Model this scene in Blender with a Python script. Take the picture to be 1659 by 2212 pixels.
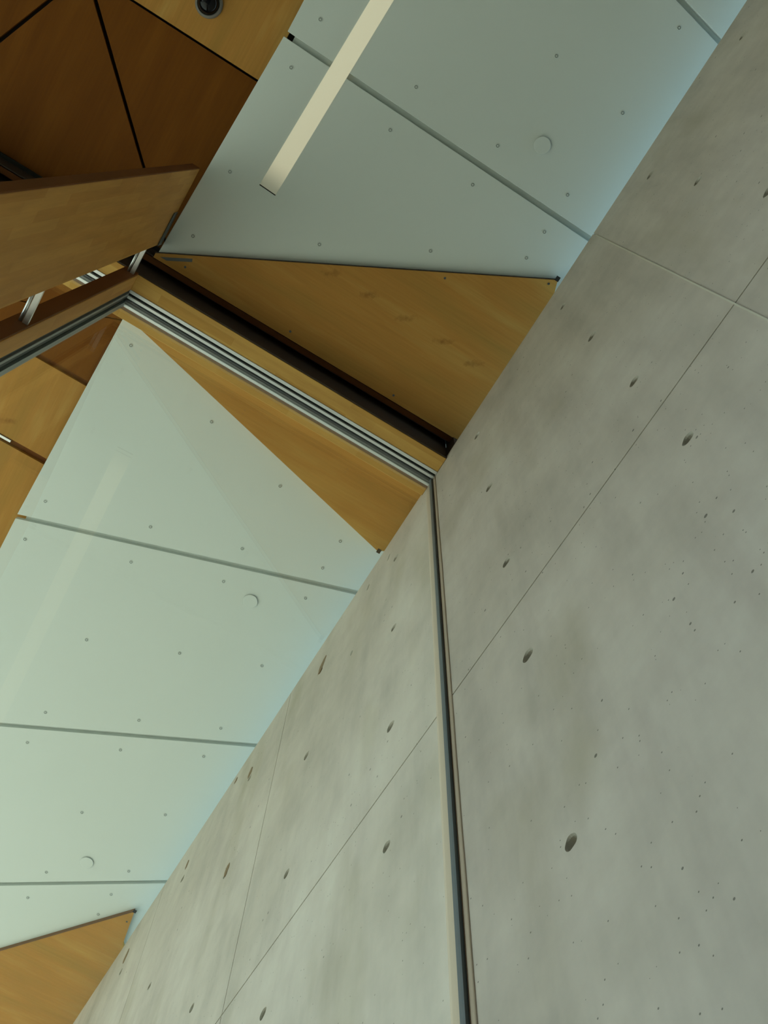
import bpy, bmesh, math, random
from mathutils import Vector, Matrix

random.seed(7)
for o in list(bpy.data.objects):
    bpy.data.objects.remove(o)
scene = bpy.context.scene
C = scene.collection

# ------------------------------------------------------------------ camera
# Survey of the photograph (1659 x 2212 px).  Room axes: u = along the concrete
# wall, v = across towards the concrete wall, z = up; the lens is the origin.
IW, IH, FPX = 1659.0, 2212.0, 2244.741
CX, CY = IW / 2, IH / 2
RM = ((-0.51995626, 0.80075016, 0.29739648),
      (0.85387548, 0.49673428, 0.15540820),
      (0.02328388, -0.33474503, 0.94202103))
EYE = 1.6                                  # lens above the floor


def W(u, v, z):
    """room coordinates (relative to the lens) -> Blender world"""
    return Vector((u, -v, z + EYE))


def ray(x, y):
    d = (x - CX, y - CY, FPX)
    return [sum(r[i] * d[i] for i in range(3)) for r in RM]


def on_z(x, y, z):
    r = ray(x, y)
    return (r[0] / r[2] * z, r[1] / r[2] * z)


cam = bpy.data.cameras.new('camera')
cam_ob = bpy.data.objects.new('camera', cam)
C.objects.link(cam_ob)
ax = [Vector((RM[0][i], -RM[1][i], RM[2][i])) for i in range(3)]
m = Matrix((ax[0], -ax[1], -ax[2])).transposed().to_4x4()
m.translation = W(0, 0, 0)
cam_ob.matrix_world = m
cam.sensor_fit = 'VERTICAL'
cam.sensor_height = 36.0
cam.lens = FPX * 36.0 / IH
cam.clip_start = 0.02
scene.camera = cam_ob

# ------------------------------------------------------------- world, sun, exposure
world = bpy.data.worlds.new('sky')
scene.world = world
world.use_nodes = True
bg = world.node_tree.nodes['Background']
bg.inputs['Color'].default_value = (0.66, 0.90, 1.0, 1)
bg.inputs['Strength'].default_value = 3.0

sun = bpy.data.lights.new('sun', 'SUN')
sun.energy = 4.6
sun.color = (1.0, 0.93, 0.80)
sun.angle = math.radians(1.5)
sun_ob = bpy.data.objects.new('sun', sun)
C.objects.link(sun_ob)
sun_ob.location = W(8, -12, 24)
sun_ob.rotation_euler = Vector((-0.30, -0.42, -1.0)).to_track_quat('-Z', 'Y').to_euler()

vs = scene.view_settings
vs.view_transform = 'Standard'
vs.look = 'None'
vs.exposure = 0.0
vs.gamma = 1.0
vs.use_curve_mapping = False


# ------------------------------------------------------------------ materials
def srgb(r, g, b):
    f = lambda c: ((c / 255 + 0.055) / 1.055) ** 2.4 if c > 10 else c / 255 / 12.92
    return (f(r), f(g), f(b), 1)


class NT:
    def __init__(self, name):
        self.m = bpy.data.materials.new(name)
        self.m.use_nodes = True
        self.t = self.m.node_tree
        self.p = self.t.nodes['Principled BSDF']
        self.out = self.t.nodes['Material Output']

    def n(self, kind, **kw):
        nd = self.t.nodes.new(kind)
        for k, v in kw.items():
            if k.startswith('i_'):
                key = k[2:].replace('_', ' ')
                nd.inputs[key].default_value = v
            else:
                setattr(nd, k, v)
        return nd

    def l(self, a, b):
        self.t.links.new(a, b)

    def math(self, op, a, b=None, clamp=False):
        nd = self.t.nodes.new('ShaderNodeMath')
        nd.operation = op
        nd.use_clamp = clamp
        for i, s in enumerate((a, b)):
            if s is None:
                continue
            if hasattr(s, 'is_output'):
                self.l(s, nd.inputs[i])
            else:
                nd.inputs[i].default_value = s
        return nd.outputs[0]

    def mix(self, fac, a, b, mode='MIX'):
        nd = self.t.nodes.new('ShaderNodeMix')
        nd.data_type = 'RGBA'
        nd.blend_type = mode
        for i, s in ((0, fac), (6, a), (7, b)):
            if hasattr(s, 'is_output'):
                self.l(s, nd.inputs[i])
            else:
                nd.inputs[i].default_value = s
        return nd.outputs[2]

    def pos(self, scale=(1, 1, 1), rot=(0, 0, 0)):
        g = self.t.nodes.new('ShaderNodeNewGeometry')
        mp = self.t.nodes.new('ShaderNodeMapping')
        mp.inputs['Scale'].default_value = scale
        mp.inputs['Rotation'].default_value = rot
        self.l(g.outputs['Position'], mp.inputs['Vector'])
        return mp.outputs['Vector']

    def noise(self, vec, scale, detail=4, rough=0.55):
        nd = self.t.nodes.new('ShaderNodeTexNoise')
        nd.inputs['Scale'].default_value = scale
        nd.inputs['Detail'].default_value = detail
        nd.inputs['Roughness'].default_value = rough
        self.l(vec, nd.inputs['Vector'])
        return nd.outputs['Fac']

    def ramp(self, fac, stops):
        nd = self.t.nodes.new('ShaderNodeValToRGB')
        els = nd.color_ramp.elements
        while len(els) < len(stops):
            els.new(0.5)
        for e, (p, c) in zip(els, stops):
            e.position = p
            e.color = c
        self.l(fac, nd.inputs['Fac'])
        return nd.outputs['Color']

    def bump(self, h, strength, dist):
        nd = self.t.nodes.new('ShaderNodeBump')
        nd.inputs['Strength'].default_value = strength
        nd.inputs['Distance'].default_value = dist
        self.l(h, nd.inputs['Height'])
        self.l(nd.outputs['Normal'], self.p.inputs['Normal'])


def plain(name, col, rough=0.6, metal=0.0, spec=0.5):
    t = NT(name)
    t.p.inputs['Base Color'].default_value = col
    t.p.inputs['Roughness'].default_value = rough
    t.p.inputs['Metallic'].default_value = metal
    t.p.inputs['Specular IOR Level'].default_value = spec
    return t.m


def grey(v):
    return (v, v, v, 1)


def concrete_mat(name, base, dark, light):
    t = NT(name)
    p = t.pos()
    big = t.noise(p, 0.9, 4, 0.6)
    col = t.ramp(big, [(0.30, dark), (0.52, base), (0.75, light)])
    # pour streaks and washes running down the wall
    ps = t.pos((2.2, 2.2, 0.45), (0, math.radians(8), 0))
    st = t.noise(ps, 2.6, 4, 0.62)
    col = t.mix(0.42, col, t.ramp(st, [(0.33, grey(0.36)), (0.50, grey(0.5)), (0.70, grey(0.60))]), 'OVERLAY')
    mid = t.noise(p, 7, 4, 0.65)
    col = t.mix(0.35, col, t.ramp(mid, [(0.3, grey(0.40)), (0.7, grey(0.58))]), 'OVERLAY')
    # tan oil marks
    tn = t.noise(t.pos((1, 1, 0.35)), 3.1, 3, 0.5)
    col = t.mix(t.math('MULTIPLY', t.math('SUBTRACT', tn, 0.56, True), 2.2, True), col, srgb(150, 138, 108))
    # air pockets
    vor = t.n('ShaderNodeTexVoronoi', feature='F1', i_Scale=16.0, i_Randomness=1.0)
    t.l(p, vor.inputs['Vector'])
    sep = t.n('ShaderNodeSeparateColor')
    t.l(vor.outputs['Color'], sep.inputs[0])
    keep = t.math('GREATER_THAN', sep.outputs[0], 0.62)
    patch = t.noise(p, 1.7, 2, 0.5)
    rad = t.math('MULTIPLY', t.math('MULTIPLY', sep.outputs[1], sep.outputs[1]), t.math('SUBTRACT', patch, 0.24, True))
    inside = t.math('LESS_THAN', vor.outputs['Distance'], t.math('MULTIPLY', rad, 0.62))
    pit = t.math('MULTIPLY', inside, keep)
    v2 = t.n('ShaderNodeTexVoronoi', feature='F1', i_Scale=48.0, i_Randomness=1.0)
    t.l(p, v2.inputs['Vector'])
    s2 = t.n('ShaderNodeSeparateColor')
    t.l(v2.outputs['Color'], s2.inputs[0])
    pm = t.noise(t.pos((1, 1, 1)), 2.3, 3, 0.6)
    few = t.math('GREATER_THAN', t.math('ADD', s2.outputs[0], t.math('MULTIPLY', pm, 0.55)), 1.08)
    small = t.math('LESS_THAN', v2.outputs['Distance'], t.math('MULTIPLY', s2.outputs[1], 0.14))
    pit = t.math('MAXIMUM', pit, t.math('MULTIPLY', small, few))
    col = t.mix(t.math('MULTIPLY', pit, 0.72), col, srgb(62, 58, 46))
    t.l(col, t.p.inputs['Base Color'])
    t.p.inputs['Roughness'].default_value = 0.62
    t.p.inputs['Specular IOR Level'].default_value = 0.35
    fine = t.noise(p, 60, 3, 0.6)
    hgt = t.math('SUBTRACT', t.math('MULTIPLY', fine, 0.3), t.math('MULTIPLY', pit, 1.0))
    t.bump(hgt, 0.25, 0.002)
    return t.m


def ply_mat(name, base, dark, light, knots=(), along='v', rough=0.6):
    """birch plywood: broad cathedral figure with fine grain"""
    t = NT(name)
    sc = (5.0, 0.7, 1.0) if along == 'v' else (0.7, 5.0, 1.0)
    p = t.pos(sc)
    a = t.noise(p, 1.3, 4, 0.6)
    col = t.ramp(a, [(0.30, dark), (0.52, base), (0.74, light)])
    f = t.noise(t.pos((60, 2.0, 1.0) if along == 'v' else (2.0, 60, 1.0)), 1.5, 4, 0.6)
    col = t.mix(0.30, col, t.ramp(f, [(0.3, grey(0.38)), (0.7, grey(0.58))]), 'OVERLAY')
    b = t.noise(t.pos(), 0.8, 3, 0.5)
    col = t.mix(0.35, col, t.ramp(b, [(0.3, grey(0.42)), (0.7, grey(0.56))]), 'OVERLAY')
    for (u, v) in knots:
        g = t.n('ShaderNodeNewGeometry')
        sub = t.n('ShaderNodeVectorMath', operation='SUBTRACT')
        t.l(g.outputs['Position'], sub.inputs[0])
        sub.inputs[1].default_value = (u, -v, 0)
        da = t.n('ShaderNodeVectorMath', operation='DOT_PRODUCT')
        t.l(sub.outputs[0], da.inputs[0])
        da.inputs[1].default_value = (-0.52, -0.854, 0)
        db = t.n('ShaderNodeVectorMath', operation='DOT_PRODUCT')
        t.l(sub.outputs[0], db.inputs[0])
        db.inputs[1].default_value = (0.854 * 3.2, -0.52 * 3.2, 0)
        r2 = t.math('ADD', t.math('MULTIPLY', da.outputs['Value'], da.outputs['Value']), t.math('MULTIPLY', db.outputs['Value'], db.outputs['Value']))
        wob = t.noise(t.pos((1, 1, 1)), 34, 4, 0.65)
        d = t.math('ADD', t.math('SQRT', r2), t.math('MULTIPLY', t.math('SUBTRACT', wob, 0.5), 0.17))
        k = t.math('MULTIPLY', t.math('SUBTRACT', 0.072, d, True), 6.5, True)
        col = t.mix(k, col, srgb(104, 56, 22))
    t.l(col, t.p.inputs['Base Color'])
    t.p.inputs['Roughness'].default_value = rough
    t.p.inputs['Specular IOR Level'].default_value = 0.12
    return t.m


def stave_mat(name, c1, c2, axis, rough=0.6):
    """finger-jointed timber: narrow staves along z or along v"""
    t = NT(name)
    g = t.n('ShaderNodeNewGeometry')
    s = t.n('ShaderNodeSeparateXYZ')
    t.l(g.outputs['Position'], s.inputs[0])
    cmb = t.n('ShaderNodeCombineXYZ')
    if axis == 'z':
        t.l(s.outputs[2], cmb.inputs[0])
        t.l(s.outputs[0], cmb.inputs[1])
    else:
        t.l(s.outputs[1], cmb.inputs[0])
        t.l(t.math('ADD', s.outputs[0], s.outputs[2]), cmb.inputs[1])
    br = t.n('ShaderNodeTexBrick')
    br.offset = 0.37
    br.inputs['Color1'].default_value = c1
    br.inputs['Color2'].default_value = c2
    br.inputs['Mortar'].default_value = tuple(x * 0.8 for x in c1[:3]) + (1,)
    br.inputs['Scale'].default_value = 1.0
    br.inputs['Mortar Size'].default_value = 0.0004
    br.inputs['Brick Width'].default_value = 0.46
    br.inputs['Row Height'].default_value = 0.047
    t.l(cmb.outputs[0], br.inputs['Vector'])
    n = t.noise(t.pos((9, 9, 0.9) if axis == 'z' else (9, 0.9, 9)), 3, 5, 0.6)
    col = t.mix(0.5, br.outputs['Color'], t.ramp(n, [(0.3, grey(0.36)), (0.7, grey(0.60))]), 'OVERLAY')
    t.l(col, t.p.inputs['Base Color'])
    t.p.inputs['Roughness'].default_value = rough
    t.p.inputs['Specular IOR Level'].default_value = 0.12
    return t.m


def paint_mat(name, col):
    t = NT(name)
    n = t.noise(t.pos(), 1.6, 3, 0.5)
    c = t.mix(0.10, col, t.ramp(n, [(0.3, grey(0.42)), (0.7, grey(0.58))]), 'OVERLAY')
    t.l(c, t.p.inputs['Base Color'])
    t.p.inputs['Roughness'].default_value = 0.45
    t.p.inputs['Specular IOR Level'].default_value = 0.3
    t.bump(t.noise(t.pos(), 220, 2, 0.5), 0.04, 0.001)
    return t.m


def glass_mat(name):
    """clear pane: Fresnel reflection over straight-through transmission"""
    t = NT(name)
    t.t.nodes.remove(t.p)
    lw = t.n('ShaderNodeLayerWeight', i_Blend=0.5)
    f5 = t.math('POWER', lw.outputs['Facing'], 5.0)
    fr = t.math('ADD', t.math('MULTIPLY', f5, 0.52), 0.03, True)
    tr = t.n('ShaderNodeBsdfTransparent')
    tr.inputs['Color'].default_value = (0.955, 0.985, 0.965, 1)
    gl = t.n('ShaderNodeBsdfGlossy')
    gl.inputs['Roughness'].default_value = 0.0
    gl.inputs['Color'].default_value = (1, 1, 1, 1)
    mx = t.n('ShaderNodeMixShader')
    t.l(fr, mx.inputs[0])
    t.l(tr.outputs[0], mx.inputs[1])
    t.l(gl.outputs[0], mx.inputs[2])
    t.l(mx.outputs[0], t.out.inputs['Surface'])
    return t.m


def lamp_mat(name, col, strength, start, direction):
    """opal strip whose glow fades towards the end cap"""
    t = NT(name)
    t.p.inputs['Base Color'].default_value = (0.70, 0.69, 0.60, 1)
    t.p.inputs['Roughness'].default_value = 0.5
    t.p.inputs['Emission Color'].default_value = col
    g = t.n('ShaderNodeNewGeometry')
    sub = t.n('ShaderNodeVectorMath', operation='SUBTRACT')
    t.l(g.outputs['Position'], sub.inputs[0])
    sub.inputs[1].default_value = start
    dt = t.n('ShaderNodeVectorMath', operation='DOT_PRODUCT')
    t.l(sub.outputs[0], dt.inputs[0])
    dt.inputs[1].default_value = direction
    mr = t.n('ShaderNodeMapRange', interpolation_type='SMOOTHSTEP')  # dimming at the end is painted into the emission
    t.l(dt.outputs['Value'], mr.inputs['Value'])
    mr.inputs['From Min'].default_value = -0.02
    mr.inputs['From Max'].default_value = 0.17
    mr.inputs['To Min'].default_value = strength * 0.05
    mr.inputs['To Max'].default_value = strength
    t.l(mr.outputs['Result'], t.p.inputs['Emission Strength'])
    return t.m


ZC = 6.0          # white ceiling above the lens
ZWT = 5.80        # top of the concrete wall
VW = 1.0875       # concrete wall plane
ZS = 5.968        # underside of the plywood soffit beside the glass
ZH = 5.76         # underside of the glazing head
UG = 1.506        # middle of the glass
ZL = 6.10         # underside of the timber ceiling

knot_px = ((720, 590), (797, 637), (876, 687), (958, 737), (1022, 785))
knots = [on_z(x, y, ZS) for x, y in knot_px]

M = {
    'concrete': concrete_mat('board_formed_concrete', srgb(190, 179, 165), srgb(176, 165, 150), srgb(198, 188, 175)),
    'joint': plain('concrete_joint', srgb(150, 146, 132), 0.8),
    'ridge': plain('concrete_ridge', srgb(196, 190, 172), 0.7),
    'hole': plain('tie_hole_concrete', srgb(172, 165, 150), 0.8),
    'white': paint_mat('white_ceiling_paint', (0.66, 0.71, 0.67, 1)),
    'screw': plain('painted_screw', (0.60, 0.63, 0.60, 1), 0.45),
    'recess_shade': plain('groove_shade_grey', (0.30, 0.33, 0.31, 1), 0.7),  # darker grey paints shade into screw grooves and cover-plate gaps
    'backing': plain('joint_backing', (0.60, 0.65, 0.61, 1), 0.7),
    'black': plain('black_void', (0.012, 0.010, 0.008, 1), 0.8),
    'ply': ply_mat('birch_plywood', (0.46, 0.226, 0.052, 1), (0.40, 0.22, 0.052, 1), (0.51, 0.30, 0.08, 1), knots),
    'ply_light': ply_mat('birch_plywood_ceiling', (0.46, 0.226, 0.052, 1), (0.39, 0.21, 0.048, 1), (0.53, 0.32, 0.09, 1), [on_z(18, 908, ZL)], 'u'),
    'ply_deep': ply_mat('amber_stained_plywood', (0.175, 0.058, 0.004, 1), (0.15, 0.048, 0.003, 1), (0.205, 0.072, 0.006, 1), (), 'u'),
    'ply_edge': plain('plywood_edge', srgb(120, 84, 52), 0.6),
    'stave': stave_mat('finger_jointed_oak', (0.50, 0.26, 0.07, 1), (0.42, 0.20, 0.05, 1), 'z'),
    'stave_v': stave_mat('oak_frame', (0.60, 0.36, 0.10, 1), (0.51, 0.28, 0.07, 1), 'v'),
    'dark_wood_and_shade': ply_mat('dark_oak_and_shade', (0.16, 0.055, 0.014, 1), (0.13, 0.045, 0.011, 1), (0.19, 0.07, 0.018, 1)),  # brown joints and batten, also painted shade on front faces
    'gap_and_shade': plain('gap_and_shade_black', (0.035, 0.018, 0.008, 1), 0.7),  # black for gaps and for faces that lie in shade
    'alu': plain('satin_aluminium', (0.78, 0.80, 0.79, 1), 0.35, 0.6),
    'alu_dull': plain('anodised_aluminium', (0.26, 0.27, 0.26, 1), 0.5, 0.5),
    'gasket': plain('black_gasket', (0.02, 0.024, 0.022, 1), 0.6),
    'seal': plain('blue_grey_seal', (0.07, 0.09, 0.10, 1), 0.5),
    'silicone': plain('beige_silicone', srgb(178, 160, 138), 0.6),
    'rust': plain('brown_mastic', srgb(110, 84, 58), 0.7),
    'steel': plain('brushed_steel', (0.62, 0.62, 0.60, 1), 0.32, 0.85),
    'steel_dark': plain('dark_steel', (0.10, 0.11, 0.11, 1), 0.4, 0.6),
    'glass': glass_mat('clear_glass'),
    'dome': plain('smoked_dome', (0.004, 0.004, 0.005, 1), 0.08, 0.0, 0.2),
    'cam_ring': plain('grey_housing', (0.16, 0.15, 0.13, 1), 0.5),
    'floor': paint_mat('pale_stone_floor', (0.52, 0.48, 0.40, 1)),
    'dim_floor': plain('dark_low_bounce_floor', (0.06, 0.056, 0.052, 1), 0.5),  # unseen floor, dark tone picked to cut bounce onto the lobby ceiling
    'dim_ground': plain('dark_low_bounce_ground', (0.07, 0.085, 0.045, 1), 0.9),  # unseen ground, kept dark so the lobby ceiling stays dim
    'blue_bounce': plain('blue_tint_ground', (0.26, 0.38, 0.46, 1), 0.8),  # unseen ground, blue put in to tint light coming over the wall
    'plaster': plain('plaster', (0.45, 0.40, 0.33, 1), 0.8),
    'stain': plain('brown_rust_stain', srgb(120, 96, 62), 0.8),
}


# ------------------------------------------------------------------ helpers
def link(name, me, mat, parent=None):
    o = bpy.data.objects.new(name, me)
    C.objects.link(o)
    if mat is not None and not me.materials:
        me.materials.append(mat)
    if parent is not None:
        o.parent = parent
    return o


def empty(name, parent=None, **props):
    o = bpy.data.objects.new(name, None)
    o.empty_display_size = 0.1
    C.objects.link(o)
    if parent is not None:
        o.parent = parent
    for k, v in props.items():
        o[k] = v
    return o


def mesh_from(verts, faces, smooth=False):
    me = bpy.data.meshes.new('mesh')
    me.from_pydata([tuple(v) for v in verts], [], faces)
    bm = bmesh.new()
    bm.from_mesh(me)
    bmesh.ops.recalc_face_normals(bm, faces=bm.faces)
    bm.to_mesh(me)
    bm.free()
    if smooth:
        for p in me.polygons:
            p.use_smooth = True
    me.update()
    return me


def prism(name, pts, z0, z1, mat, parent=None, bevel=0.0):
    """polygon in (u, v) extruded from z0 to z1"""
    n = len(pts)
    vs_ = [W(u, v, z0) for u, v in pts] + [W(u, v, z1) for u, v in pts]
    fs = [list(range(n)), list(range(n, 2 * n))]
    fs += [[i, (i + 1) % n, n + (i + 1) % n, n + i] for i in range(n)]
    me = mesh_from(vs_, fs)
    if bevel:
        bm = bmesh.new()
        bm.from_mesh(me)
        bmesh.ops.bevel(bm, geom=list(bm.edges), offset=bevel, segments=1, affect='EDGES')
        bm.to_mesh(me)
        bm.free()
    return link(name, me, mat, parent)


def box(name, u0, u1, v0, v1, z0, z1, mat, parent=None, bevel=0.0):
    return prism(name, [(u0, v0), (u1, v0), (u1, v1), (u0, v1)], z0, z1, mat, parent, bevel)


def tube(name, a, b, r, mat, parent=None, seg=14):
    a, b = W(*a), W(*b)
    d = (b - a).normalized()
    x = d.orthogonal().normalized()
    y = d.cross(x)
    vs_, fs = [], []
    for q in (a, b):
        for i in range(seg):
            t = 2 * math.pi * i / seg
            vs_.append(q + (x * math.cos(t) + y * math.sin(t)) * r)
    fs.append(list(range(seg)))
    fs.append(list(range(seg, 2 * seg)))
    fs += [[i, (i + 1) % seg, seg + (i + 1) % seg, seg + i] for i in range(seg)]
    me = mesh_from(vs_, fs)
    for p in me.polygons:
        p.use_smooth = len(p.vertices) == 4
    return link(name, me, mat, parent)


def lathe_mesh(prof, seg=24):
    """profile (radius, height) about the vertical; height measured downwards"""
    vs_, fs, rings = [], [], []
    for r, h in prof:
        if r < 1e-6:
            vs_.append(Vector((0, 0, -h)))
            rings.append([len(vs_) - 1])
        else:
            k = len(vs_)
            for i in range(seg):
                t = 2 * math.pi * i / seg
                vs_.append(Vector((r * math.cos(t), r * math.sin(t), -h)))
            rings.append(list(range(k, k + seg)))
    for a, b in zip(rings, rings[1:]):
        for i in range(seg):
            j = (i + 1) % seg
            if len(b) == 1:
                fs.append([a[i], a[j], b[0]])
            elif len(a) == 1:
                fs.append([a[0], b[j], b[i]])
            else:
                fs.append([a[i], a[j], b[j], b[i]])
    return mesh_from(vs_, fs)


# ------------------------------------------------------------------ concrete wall with cast panels
wall = empty('wall_right', kind='structure', label='tall pale board-formed concrete wall with round tie holes')
U_MIN, U_MAX = -6.0, 10.0
box('wall_core', U_MIN, U_MAX, VW + 0.075, VW + 0.25, -EYE, ZWT, M['joint'], wall)
cols_j = [U_MIN, -3.50 * 1.0, -1.81, -0.122, 1.53, 3.175, 4.92, 6.60, 8.30, U_MAX]
rows_j = [-EYE, 0.55, 3.215, ZWT]
hole_u = [k * VW for k in (-5.0, -4.2, -3.4, -2.6, -1.82, -1.12, -0.45, 0.24, 0.982, 1.746, 2.518, 3.308, 4.12, 4.93, 5.72, 6.5, 7.3, 8.1)]
hole_z = [k * VW for k in (4.96, 4.142, 3.318, 2.63, 1.80, 0.97, 0.15, -0.67)]
GAP, GAPZ = 0.0022, 0.005


def concrete_panel(u0, u1, z0, z1, holes, open_top):
    u0 += GAP
    u1 -= GAP
    z0 += GAPZ
    if not open_top:
        z1 -= GAPZ
    e = 0.05
    us = [u0, u1]
    zs = [z0, z1]
    for hu in sorted({h[0] for h in holes}):
        us += [hu - e, hu + e]
    for hz in sorted({h[1] for h in holes}):
        zs += [hz - e, hz + e]
    us.sort()
    zs.sort()
    vs_, fs, idx = [], [], {}

    def V(u, z, v=VW):
        k = (round(u, 5), round(z, 5), round(v, 5))
        if k not in idx:
            idx[k] = len(vs_)
            vs_.append(W(u, v, z))
        return idx[k]
    hole_faces = []
    for i in range(len(us) - 1):
        for j in range(len(zs) - 1):
            a, b, c, d = us[i], us[i + 1], zs[j], zs[j + 1]
            hit = [h for h in holes if a < h[0] < b and c < h[1] < d]
            if not hit:
                fs.append([V(a, c), V(b, c), V(b, d), V(a, d)])
                continue
            hu, hz, r = hit[0]
            seg = 24
            sq, c0, c1, c2 = [], [], [], []
            for k in range(seg):
                t = 2 * math.pi * k / seg
                cu, su = math.cos(t), math.sin(t)
                s = e / max(abs(cu), abs(su))
                sq.append(V(hu + cu * s, hz + su * s))
                wob = 1 + 0.05 * math.sin(3 * t + hu * 9) + 0.03 * math.sin(5 * t + hz * 7)
                c0.append(V(hu + cu * r * wob, hz + su * r * wob))
                c1.append(V(hu + cu * r * 0.9, hz + su * r * 0.9, VW + 0.006))
                c2.append(V(hu + cu * r * 0.66, hz + su * r * 0.66, VW + 0.044))
            for k in range(seg):
                q = (k + 1) % seg
                fs.append([sq[k], sq[q], c0[q], c0[k]])
                for A, B in ((c0, c1), (c1, c2)):
                    hole_faces.append(len(fs))
                    fs.append([A[k], A[q], B[q], B[k]])
            hole_faces.append(len(fs))
            fs.append(c2)
    # returned edges down to the core
    D = VW + 0.075
    for i in range(len(us) - 1):
        for zz in (z0, z1):
            fs.append([V(us[i], zz), V(us[i + 1], zz), V(us[i + 1], zz, D), V(us[i], zz, D)])
    for j in range(len(zs) - 1):
        for uu in (u0, u1):
            fs.append([V(uu, zs[j]), V(uu, zs[j + 1]), V(uu, zs[j + 1], D), V(uu, zs[j], D)])
    me = mesh_from(vs_, fs)
    # face the room
    fl = [p for p in me.polygons if abs(p.normal.y) > 0.99 and abs(p.center.y + VW) < 1e-4]
    if fl and fl[0].normal.y < 0:
        me.flip_normals()
    me.materials.append(M['concrete'])
    me.materials.append(M['hole'])
    for k in hole_faces:
        me.polygons[k].material_index = 1
    return link('concrete_panel', me, None, wall)


for i in range(len(cols_j) - 1):
    for j in range(len(rows_j) - 1):
        u0, u1, z0, z1 = cols_j[i], cols_j[i + 1], rows_j[j], rows_j[j + 1]
        hs = []
        for hu in hole_u:
            for hz in hole_z:
                if u0 + 0.06 < hu < u1 - 0.06 and z0 + 0.06 < hz < z1 - 0.06:
                    hs.append((hu, hz, 0.0248 + 0.002 * math.sin(hu * 5 + hz * 3)))
        concrete_panel(u0, u1, z0, z1, hs, j == len(rows_j) - 2)
for uu in cols_j[1:-1]:
    box('joint_fill', uu - GAP, uu + GAP, VW + 0.006, VW + 0.074, -EYE, ZWT - 0.002, M['joint'], wall)
for zz in rows_j[1:-1]:
    box('joint_fill', U_MIN, U_MAX, VW + 0.0025, VW + 0.074, zz - GAPZ, zz + GAPZ, M['joint'], wall)
# thin cement fin left standing along one upright joint
r0 = box('cement_fin', -0.1245, -0.1195, VW - 0.003, VW + 0.01, 0.55, ZWT - 0.08, M['ridge'], wall)

# chipped and rust-stained spots high on the wall beyond the glass
def blotch(px, py, ru, rz, rot, mat, seed):
    r = ray(px, py)
    uu, zz = r[0] / r[1] * VW, r[2] / r[1] * VW
    rnd = random.Random(seed)
    n = 14
    pts = []
    for k in range(n):
        t = 2 * math.pi * k / n
        a, b = math.cos(t) * ru * rnd.uniform(0.7, 1.15), math.sin(t) * rz * rnd.uniform(0.7, 1.15)
        pts.append((uu + a * math.cos(rot) - b * math.sin(rot), zz + a * math.sin(rot) + b * math.cos(rot)))
    vs_ = [W(p[0], VW - 0.0012, p[1]) for p in pts] + [W(p[0], VW + 0.004, p[1]) for p in pts]
    fs = [list(range(n)), list(range(n, 2 * n))] + [[k, (k + 1) % n, n + (k + 1) % n, n + k] for k in range(n)]
    return link('surface_chip', mesh_from(vs_, fs), mat, wall)


for k, (px, py, ru, rz, rot, mt) in enumerate((
        (696, 1436, 0.030, 0.075, 0.5, 'stain'), (759, 1411, 0.012, 0.022, 0.2, 'joint'),
        (510, 1686, 0.02, 0.03, 0.3, 'stain'), (404, 1868, 0.02, 0.045, 0.1, 'stain'),
        (541, 1668, 0.03, 0.05, 0.2, 'stain'), (490, 1880, 0.028, 0.05, 0.2, 'stain'),
        (272, 2066, 0.03, 0.06, 0.2, 'stain'), (795, 1269, 0.012, 0.03, 0.4, 'joint'),
        (840, 1203, 0.010, 0.03, 0.4, 'joint'))):
    blotch(px, py, ru, rz, rot, M[mt], k)

# ------------------------------------------------------------------ floor and far walls (outside the view)
fl = empty('floor', kind='structure', label='unseen lobby floor darkened to cut bounce, pale stone paving beyond the glass')
box('lobby_floor', U_MIN, 1.50, -5.2, VW + 0.075, -EYE - 0.2, -EYE, M['dim_floor'], fl)
box('terrace_paving', 1.50, 40, -40, VW + 0.075, -EYE - 0.2, -EYE, M['floor'], fl)
box('dim_outer_ground', -160, 1.50, -160, -5.2, -EYE - 0.25, -EYE - 0.05, M['dim_ground'], fl)
box('dim_outer_ground', -160, U_MIN, -5.2, VW + 0.25, -EYE - 0.25, -EYE - 0.05, M['dim_ground'], fl)
box('dim_outer_ground', 1.50, 160, -160, -40, -EYE - 0.25, -EYE - 0.05, M['dim_ground'], fl)
box('dim_outer_ground', 40, 160, -40, VW + 0.25, -EYE - 0.25, -EYE - 0.05, M['dim_ground'], fl)
box('blue_bounce_ground', -160, 160, VW + 0.25, 160, -EYE - 0.25, -EYE - 0.05, M['blue_bounce'], fl)
wl = empty('wall_left', kind='structure', label='unseen lobby wall opposite the concrete, its openings added to let light in')  # openings sized for the light on concrete and ceiling
box('wall_sill', U_MIN, 1.40, -5.2, -5.0, -EYE, -0.9, M['plaster'], wl)
box('wall_lintel', U_MIN, 1.40, -5.2, -5.0, 4.4, 6.3, M['plaster'], wl)
box('wall_pier', U_MIN, -2.5, -5.2, -5.0, -0.9, 4.4, M['plaster'], wl)
for uu in (-1.0, 1.10):
    box('wall_pier', uu, uu + 0.3, -5.2, -5.0, -0.9, 4.4, M['plaster'], wl)
wb = box('wall_back', U_MIN - 0.2, U_MIN, -5.2, VW + 0.25, -EYE, 6.3, M['plaster'])
wb['kind'] = 'structure'
wb['label'] = 'plain plaster lobby wall behind the viewer'

# ------------------------------------------------------------------ ceiling
ceil = empty('ceiling', kind='structure', label='angular ceiling of white painted panels and birch plywood fields')
box('roof_slab', U_MIN - 0.2, 10.0, -5.2, 1.85, 6.32, 6.62, M['plaster'], ceil)
box('added_sun_blocker', U_MIN - 0.2, 1.4, -7.6, -5.2, 6.32, 6.62, M['plaster'], ceil)  # added out of view to keep sun out of the lobby openings


def P(u, v):
    return (u * ZC, v * ZC)


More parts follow.
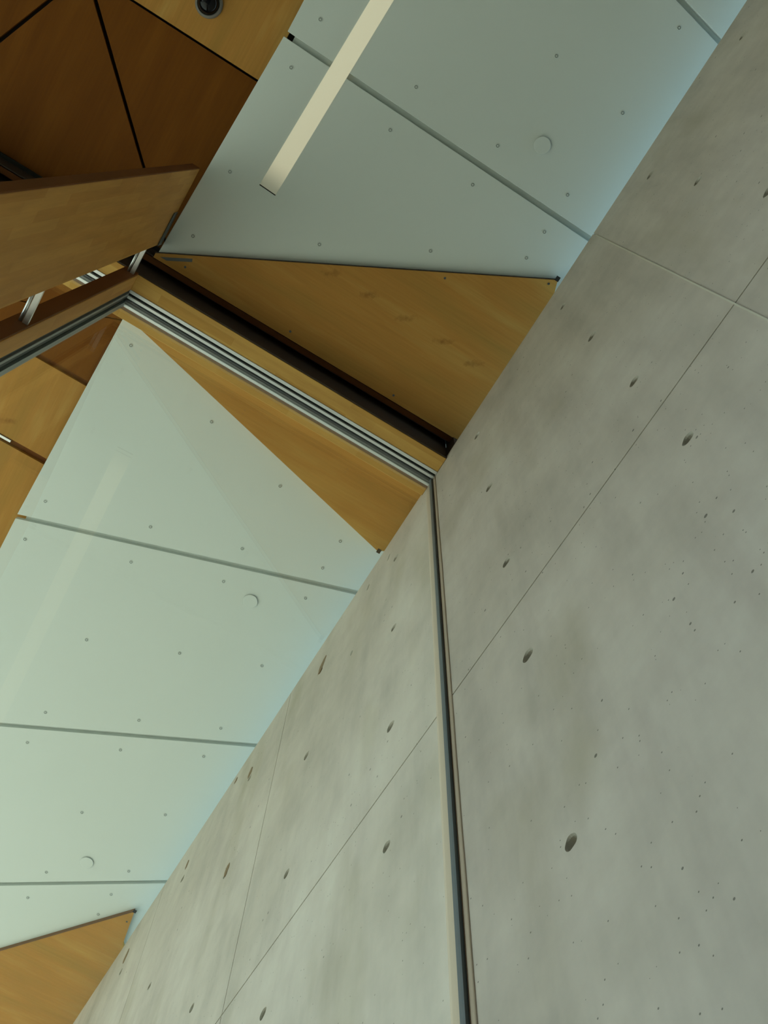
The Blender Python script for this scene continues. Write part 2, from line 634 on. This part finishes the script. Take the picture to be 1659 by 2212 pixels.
def lerp_line(a, b, v):
    t = (v - a[1]) / (b[1] - a[1])
    return (a[0] + (b[0] - a[0]) * t, v)


VO = 0.30                                   # panels sail over the wall head
J0 = ((-0.2205, 0.1386), (-0.2113, 0.1904))
J1 = ((-0.0200, -0.1376), (-0.0155, 0.1906))
J2 = ((0.5198, -0.1553), (0.4077, 0.1871))
J3 = ((0.7553, -0.0677), (0.6273, 0.1859))
J4 = ((0.9543, 0.0219), (0.8464, 0.1855))
GJ = 0.0026                                 # half joint


def jp(J, v, side):
    p = lerp_line(J[0], J[1], v)
    return (p[0] + side * GJ, p[1])


VL = -0.1403
lamp_a, lamp_b = (0.1025, -0.0903), (-0.30, -0.0729)
T = 0.03
panels = []
panels.append(('far', [(-0.9, VL), jp(J0, VL, -1), jp(J0, VO, -1), (-0.9, VO)]))
panels.append(('p1', [jp(J0, VL, 1), jp(J1, VL, -1), jp(J1, VO, -1), jp(J0, VO, 1)]))
panels.append(('p2', [jp(J1, -0.1412, 1), (0.2085, -0.1510), (0.200, -0.05), (0.19, VO), jp(J1, VO, 1)]))
panels.append(('p3', [(0.2751, -0.1517), jp(J2, -0.1553, -1), jp(J2, VO, -1), (0.30, VO), (0.285, -0.05)]))
panels.append(('p4', [jp(J2, -0.1550, 1), jp(J3, -0.153, -1), jp(J3, VO, -1), jp(J2, VO, 1)]))
panels.append(('p5', [jp(J3, -0.153, 1), jp(J4, -0.153, -1), jp(J4, VO, -1), jp(J3, VO, 1)]))
panels.append(('p6', [jp(J4, -0.153, 1), (1.62, -0.153), (1.62, VO), jp(J4, VO, 1)]))
PO = {}
for key, pts in panels:
    PO[key] = prism('ceiling_panel', [P(*q) for q in pts], ZC, ZC + T, M['white'], ceil, 0.0015)
box('joint_backing', -5.4, 1.15, -0.80, 1.78, ZC + 0.031, ZC + 0.05, M['backing'], ceil)
box('joint_backing', 1.78, 9.7, -0.88, 1.78, ZC + 0.031, ZC + 0.05, M['backing'], ceil)

# screws, each a part of the panel that carries it
screw_me = lathe_mesh([(0.0125, 0.0), (0.0125, 0.0016), (0.0095, 0.0028), (0.0090, 0.0012), (0.0050, 0.0012), (0.0045, 0.0026), (0.0, 0.0028)], 18)
screw_me.materials.append(M['white'])
screw_me.materials.append(M['recess_shade'])
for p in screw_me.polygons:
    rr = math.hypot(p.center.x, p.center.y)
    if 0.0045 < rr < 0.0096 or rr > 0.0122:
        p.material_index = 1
screws = {
    'p1': [(692, 42), (899, 188), (1202, 121), (1467, 60), (1075, 315), (1345, 244), (1226, 421)],
    'p2': [(629, 146), (497, 371), (417, 510), (843, 281), (1021, 399), (1176, 501), (690, 528), (930, 542), (1137, 557)],
    'p3': [(283, 746), (457, 911), (605, 1050), (735, 1169), (98, 1083), (325, 1138), (523, 1185), (697, 1227)],
    'p4': [(54, 1165), (283, 1214), (483, 1256), (660, 1292), (187, 1382), (388, 1411), (566, 1438), (98, 1539), (300, 1556), (477, 1573)],
    'p5': [(59, 1604), (260, 1620), (440, 1634), (177, 1755), (357, 1760), (100, 1884), (278, 1882)],
    'p6': [(60, 1939), (240, 1932), (212, 1975)],
}
for key, lst in screws.items():
    for (x, y) in lst:
        u, v = on_z(x, y, ZC)
        s = link('screw', screw_me, None, PO[key])
        s.location = W(u, v, ZC)

# plywood soffits beside the glazing head and at the far end
A = (0.0311, 0.1836)
sof = lambda pts: [(u * ZS, v * ZS) for u, v in pts]
near = [(0.2125, -0.1530), (0.2080, -0.1530), A, (0.0498, 0.1901), (0.075, 0.205), (0.075, 0.225), (0.2125, 0.225)]
near_o = prism('plywood_panel', sof(near), ZS, ZC - 0.0005, M['ply'], ceil)
far_edge = [(0.27, -0.1517), (0.2751, -0.1517), (0.3559, 0.1813), (0.348, 0.195), (0.335, 0.225), (0.27, 0.225)]
ZB = 5.90
back_o = prism('plywood_panel', [(u * ZB, v * ZB) for u, v in far_edge], ZB, ZC - 0.0005, M['ply'], ceil)
W2a = (1.0457, 0.063)
W2b = (0.9046, 0.1751)
w2l = lerp_line(W2a, W2b, -0.153)
far = [w2l, W2b, (0.9554, 0.1849), (0.98, 0.205), (0.98, 0.225), (1.62, 0.225), (1.62, -0.153)]
far_o = prism('plywood_panel', sof(far), ZS, ZC - 0.0005, M['ply'], ceil)
# edge bands on the plywood where it turns towards the viewer
def edge_band(a, b, parent, mat):
    a = Vector((a[0] * ZS, a[1] * ZS))
    b = Vector((b[0] * ZS, b[1] * ZS))
    d = (b - a).normalized()
    nrm = Vector((-d.y, d.x))
    if nrm.x > 0:
        nrm = -nrm
    q = [a, b, b + nrm * 0.004, a + nrm * 0.004]
    return prism('edge_band', [(p.x, p.y) for p in q], ZS + 0.001, ZC - 0.0005, mat, parent)


edge_band((0.2080, -0.1530), A, near_o, M['gap_and_shade'])  # black drawn in for the shadow gap beside the white panels
edge_band(w2l, W2b, far_o, M['ply_edge'])
# small dark clips at the plywood corners and tiny pins
for (x, y), par in (((1204, 603), near_o), ((291, 1969), far_o), ((818, 1191), back_o)):
    zz = ZB if par is back_o else ZS
    u, v = on_z(x, y, zz)
    box('corner_clip', u - 0.016, u + 0.012, v - 0.012, v + 0.012, zz - 0.002, zz, M['black'], par)
for (x, y), par in (((1185, 613), near_o), ((961, 601), near_o), ((627, 716), near_o), ((850, 854), near_o), ((400, 577), near_o), ((274, 1991), far_o)):
    u, v = on_z(x, y, ZS)
    o = link('pin', lathe_mesh([(0.007, 0.0), (0.007, 0.0015), (0.0, 0.0015)], 10), M['steel_dark'], par)
    o.location = W(u, v, ZS)

q = [on_z(x, y, ZS) for x, y in ((346, 555), (416, 559), (415, 566), (360, 563))]
prism('metal_shim', q, ZS - 0.002, ZS - 0.0002, M['steel_dark'], near_o)

# timber ceiling on the left
def L(pts, z=ZL):
    return [(u * z, v * z) for u, v in pts]


VF = -0.82
prism('plywood_panel', L([(-0.9, -0.1385), (0.0255, -0.1385), (0.0255, VF), (-0.9, VF)]), ZL, ZL + 0.02, M['ply_light'], ceil)
ZD = ZL + 0.07
fan = (0.0275, -0.3125)
l1 = (0.206, -0.138)
g = 0.0016
prism('stained_panel', L([(0.0275, -0.1345), (0.2105, -0.1345), (0.2105, l1[1] + g), (l1[0], l1[1] + g), (fan[0], fan[1] + 2 * g)], ZD), ZD, ZD + 0.02, M['ply_deep'], ceil)
prism('stained_panel', L([(l1[0], l1[1] - g), (0.2105, l1[1] - g), (0.2105, -0.397), (fan[0] + g, fan[1] - g * 0.3)], ZD), ZD, ZD + 0.02, M['ply_deep'], ceil)
prism('stained_panel', L([(fan[0], fan[1] - 2 * g), (0.2105, -0.402), (0.2105, VF), (0.0275, VF)], ZD), ZD, ZD + 0.02, M['ply_deep'], ceil)
# beyond the glass
thin_a, thin_b = (0.2745, -0.1375), (0.50, -0.7215)
k1 = 0.0012
cross = lambda u: lerp_line((thin_a[1], thin_a[0]), (thin_b[1], thin_b[0]), u)[0]
prism('stained_panel', L([(0.265, -0.115), (0.2665, -0.115), (0.3528, cross(0.3528) - k1), (0.3528, VF), (0.265, VF)]), ZL, ZL + 0.02, M['ply_deep'], ceil)
prism('stained_panel', L([(0.268, -0.115), (0.3528, -0.115), (0.3528, cross(0.3528) + k1)]), ZL, ZL + 0.02, M['ply_deep'], ceil)
prism('plywood_panel', L([(0.3578, -0.115), (0.4465, -0.115), (0.4465, VF), (0.3578, VF)]), ZL - 0.006, ZL + 0.02, M['ply_light'], ceil)
prism('plywood_panel', L([(0.4535, -0.115), (1.58, -0.115), (1.58, VF), (0.4535, VF)]), ZL - 0.006, ZL + 0.02, M['ply_light'], ceil)
box('joint_backing', -5.4, 9.7, -5.0, -0.75, 6.26, 6.28, M['gap_and_shade'], ceil)
box('joint_strip', 2.15, 2.185, -5.0, -0.7, ZL + 0.018, ZL + 0.03, M['dark_wood_and_shade'], ceil)
box('joint_strip', 2.72, 2.77, -5.0, -0.7, ZL + 0.018, ZL + 0.03, M['dark_wood_and_shade'], ceil)
u_, v_ = on_z(8, 942, ZL)
box('slot_strip', 2.735, 2.750, v_ - 0.4, v_ + 0.05, ZL - 0.002, ZL + 0.015, M['alu'], ceil)

# shadow slot between the soffit and the glazing head
trim = empty('trim_1', kind='structure', label='dark shadow slot with brown batten along the glazing head')
box('slot_lining', 1.24, 1.36, -5.0, 1.30, 6.13, 6.15, M['black'], trim)
box('slot_batten', 1.278, 1.312, -5.0, 1.30, 6.00, 6.04, M['dark_wood_and_shade'], trim)
box('slot_cheek', 1.262, 1.270, -5.0, 1.30, 5.985, 6.13, M['gap_and_shade'], trim)

# ------------------------------------------------------------------ glazing
win = empty('window_1', kind='structure', label='frameless glass screen in an oak and aluminium head, butting the concrete wall')
VJ = -0.908                                 # inner face of the upright
VEND = -5.0
VWG = VW - 0.002
head = empty('head_frame', win)
box('oak_board', 1.351, 1.445, VEND, VW - 0.001, ZH, 6.02, M['stave_v'], head, 0.002)
box('shade_board', 1.3425, 1.351, VEND, VW - 0.001, ZH + 0.004, 6.12, M['gap_and_shade'], head)  # dark layer stands in for shade on the head's front
box('aluminium_bead', 1.445, 1.464, VEND, VW - 0.001, ZH - 0.004, ZH + 0.05, M['alu'], head, 0.0015)
box('gasket', 1.464, 1.479, VEND, VW - 0.001, ZH + 0.022, ZH + 0.05, M['gasket'], head)
box('aluminium_bead', 1.479, 1.495, VEND, VW - 0.001, ZH - 0.004, ZH + 0.05, M['alu'], head, 0.0015)
box('gasket', 1.495, 1.4995, VEND, VW - 0.001, ZH - 0.002, ZH + 0.05, M['gasket'], head)
box('gasket', 1.5125, 1.5185, VEND, VW - 0.001, ZH - 0.002, ZH + 0.05, M['gasket'], head)
box('aluminium_channel', 1.5185, 1.531, VEND, VW - 0.001, ZH + 0.004, ZH + 0.05, M['alu_dull'], head)
box('aluminium_bead', 1.531, 1.548, VEND, VW - 0.001, ZH - 0.002, ZH + 0.05, M['alu'], head, 0.0015)
box('oak_strip', 1.548, 1.566, VEND, VW - 0.001, ZH + 0.010, 5.96, M['ply_edge'], head)
box('oak_board', 1.566, 1.615, VEND, VW - 0.001, ZH + 0.004, 6.10, M['stave_v'], head, 0.002)

box('leak_filler', 1.264, 1.62, VW + 0.002, VW + 0.21, ZWT + 0.002, 5.984, M['gap_and_shade'], head)  # filler added to stop light leaking over the wall top
box('leak_filler', 1.313, 1.3425, VW + 0.002, 1.29, 5.986, 6.128, M['gap_and_shade'], head)
stile = empty('upright', win)
Z0 = -EYE
box('oak_post', 1.351, 1.445, -0.985, VJ, Z0, ZH, M['stave'], stile, 0.002)
box('shade_face', 1.3425, 1.351, -0.985, VJ - 0.003, Z0, ZH + 0.004, M['dark_wood_and_shade'], stile)  # post front coloured dark because that side lies in shade
box('aluminium_bead', 1.445, 1.464, -0.985, VJ - 0.004, Z0, ZH - 0.004, M['gasket'], stile)
box('aluminium_bead', 1.464, 1.479, -0.985, VJ + 0.003, Z0, ZH - 0.004, M['alu_dull'], stile)
box('gasket', 1.479, 1.495, -0.985, VJ + 0.002, Z0, ZH - 0.004, M['gasket'], stile)
box('aluminium_channel', 1.517, 1.548, -0.985, VJ + 0.006, Z0, ZH - 0.002, M['alu_dull'], stile)
box('glass_pane', UG - 0.006, UG + 0.006, VJ - 0.02, VW - 0.012, Z0, ZH + 0.008, M['glass'], win)
box('glass_pane', UG - 0.006, UG + 0.006, VEND, VJ - 0.06, Z0, ZH + 0.008, M['glass'], win)

# seal where the glass meets the concrete
def wavy_strip(name, uc, w, d, amp, seed, mat, z1=ZH - 0.005):
    rnd = random.Random(seed)
    n = 90
    vs_, fs = [], []
    a, ph = amp, [rnd.uniform(0, 6.28) for _ in range(3)]
    for k in range(n + 1):
        z = 0.2 + (z1 - 0.2) * k / n
        du = a * (math.sin(z * 2.3 + ph[0]) + 0.6 * math.sin(z * 6.1 + ph[1]) + 0.4 * math.sin(z * 15 + ph[2]))
        for uu, vv in ((uc - w / 2 + du, VW + 0.004), (uc - w / 2 + du, VW - d * 0.6), (uc - w / 4 + du, VW - d), (uc + w / 4 + du * 0.3, VW - d), (uc + w / 2, VW - d * 0.6), (uc + w / 2, VW + 0.004)):
            vs_.append(W(uu, vv, z))
    for k in range(n):
        for i in range(5):
            q = k * 6 + i
            fs.append([q, q + 1, q + 7, q + 6])
    fs.append([0, 1, 2, 3, 4, 5])
    fs.append([n * 6 + i for i in range(6)])
    return link(name, mesh_from(vs_, fs, True), mat, win)


wavy_strip('silicone_bead', 1.480, 0.022, 0.004, 0.0008, 3, M['silicone'])
wavy_strip('mastic_line', 1.4935, 0.004, 0.003, 0.001, 4, M['rust'])
box('glass_seal', 1.4955, 1.5175, VW - 0.014, VW + 0.002, Z0, ZH, M['seal'], win)
wavy_strip('silicone_bead', 1.5445, 0.052, 0.003, 0.0006, 5, M['silicone'])

# ------------------------------------------------------------------ timber fin on steel stand-offs
fin = empty('timber_fin', label='upright finger-jointed oak board held off the window post by steel rods', category='timber fin')
box('board', 0.718, 1.187, -0.965, -0.915, Z0 + 0.02, 6.0, M['stave'], fin, 0.002)
box('edge_shade', 0.712, 0.718, -0.963, -0.917, Z0 + 0.02, 5.998, M['dark_wood_and_shade'], fin)  # thin dark sheet paints shade onto the board's narrow face
for z in (4.03, 5.68, 2.3, 0.6):
    so = tube('standoff', (1.187, -0.952, z), (1.3425, -0.952, z), 0.0075, M['steel'], fin)
    box('flat_bar', 1.187, 1.3425, -0.940, -0.918, z - 0.012, z + 0.004, M['steel'], so)
box('top_bracket', 0.98, 1.187, -0.913, -0.909, 5.90, 5.985, M['steel_dark'], fin)

# ------------------------------------------------------------------ linear lamp
lampo = empty('ceiling_light', label='long lit cream strip light set flush in the white ceiling', category='light')
a = Vector((lamp_a[0] * ZC, lamp_a[1] * ZC))
b = Vector((lamp_b[0] * ZC, lamp_b[1] * ZC))
d = (b - a).normalized()
nn = Vector((-d.y, d.x))
hw = 0.0515


def strip(name, s0, s1, w, z0, z1, mat):
    q = [a + d * s0 + nn * w, a + d * s1 + nn * w, a + d * s1 - nn * w, a + d * s0 - nn * w]
    return prism(name, [(p.x, p.y) for p in q], z0, z1, mat, lampo)


LEN = (b - a).length
M['lamp'] = lamp_mat('lit_diffuser', srgb(255, 244, 200), 0.30, W(a.x, a.y, ZC), (d.x, -d.y, 0))
strip('diffuser', 0.0, LEN, hw, ZC - 0.003, ZC - 0.0004, M['lamp'])
strip('end_gap', -0.006, 0.0, hw, ZC - 0.003, ZC - 0.0004, M['black'])

# ------------------------------------------------------------------ sprinkler cover plates
cov_me = lathe_mesh([(0.040, 0.0), (0.040, 0.006), (0.046, 0.006), (0.046, 0.009), (0.044, 0.010), (0.0, 0.010)], 40)
cov_me.materials.append(M['white'])
cov_me.materials.append(M['recess_shade'])
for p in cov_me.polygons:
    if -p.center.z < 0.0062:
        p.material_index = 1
for (x, y), lab in (((1171, 314), 'round white cover plate on the ceiling panel crossed by the lamp'),
                    ((541, 1298), 'round white cover plate just past the first dark joint behind the glass'),
                    ((188, 1862), 'round white cover plate beside the furthest ceiling joint behind the glass')):
    u, v = on_z(x, y, ZC)
    o = link('sprinkler_cover', cov_me, None)
    o.location = W(u, v, ZC)
    o['label'] = lab
    o['category'] = 'sprinkler cover'
    o['group'] = 'sprinkler cover plates'

# ------------------------------------------------------------------ dome camera
cu, cv = on_z(452, 8, ZL)
dome = empty('security_camera', label='small black dome camera in a grey ring on the plywood ceiling', category='camera')
dome.location = W(cu, cv, ZL)
o = link('mount_ring', lathe_mesh([(0.074, 0.0), (0.074, 0.012), (0.066, 0.022), (0.059, 0.024), (0.058, 0.012), (0.0, 0.012)], 40), M['cam_ring'], dome)
for p in o.data.polygons:
    p.use_smooth = True
prof = [(0.057 * math.cos(t), 0.018 + 0.052 * math.sin(t)) for t in [i * math.pi / 2 / 10 for i in range(10)]] + [(0.0, 0.070)]
o = link('dome', lathe_mesh(prof, 40), M['dome'], dome)
for p in o.data.polygons:
    p.use_smooth = True
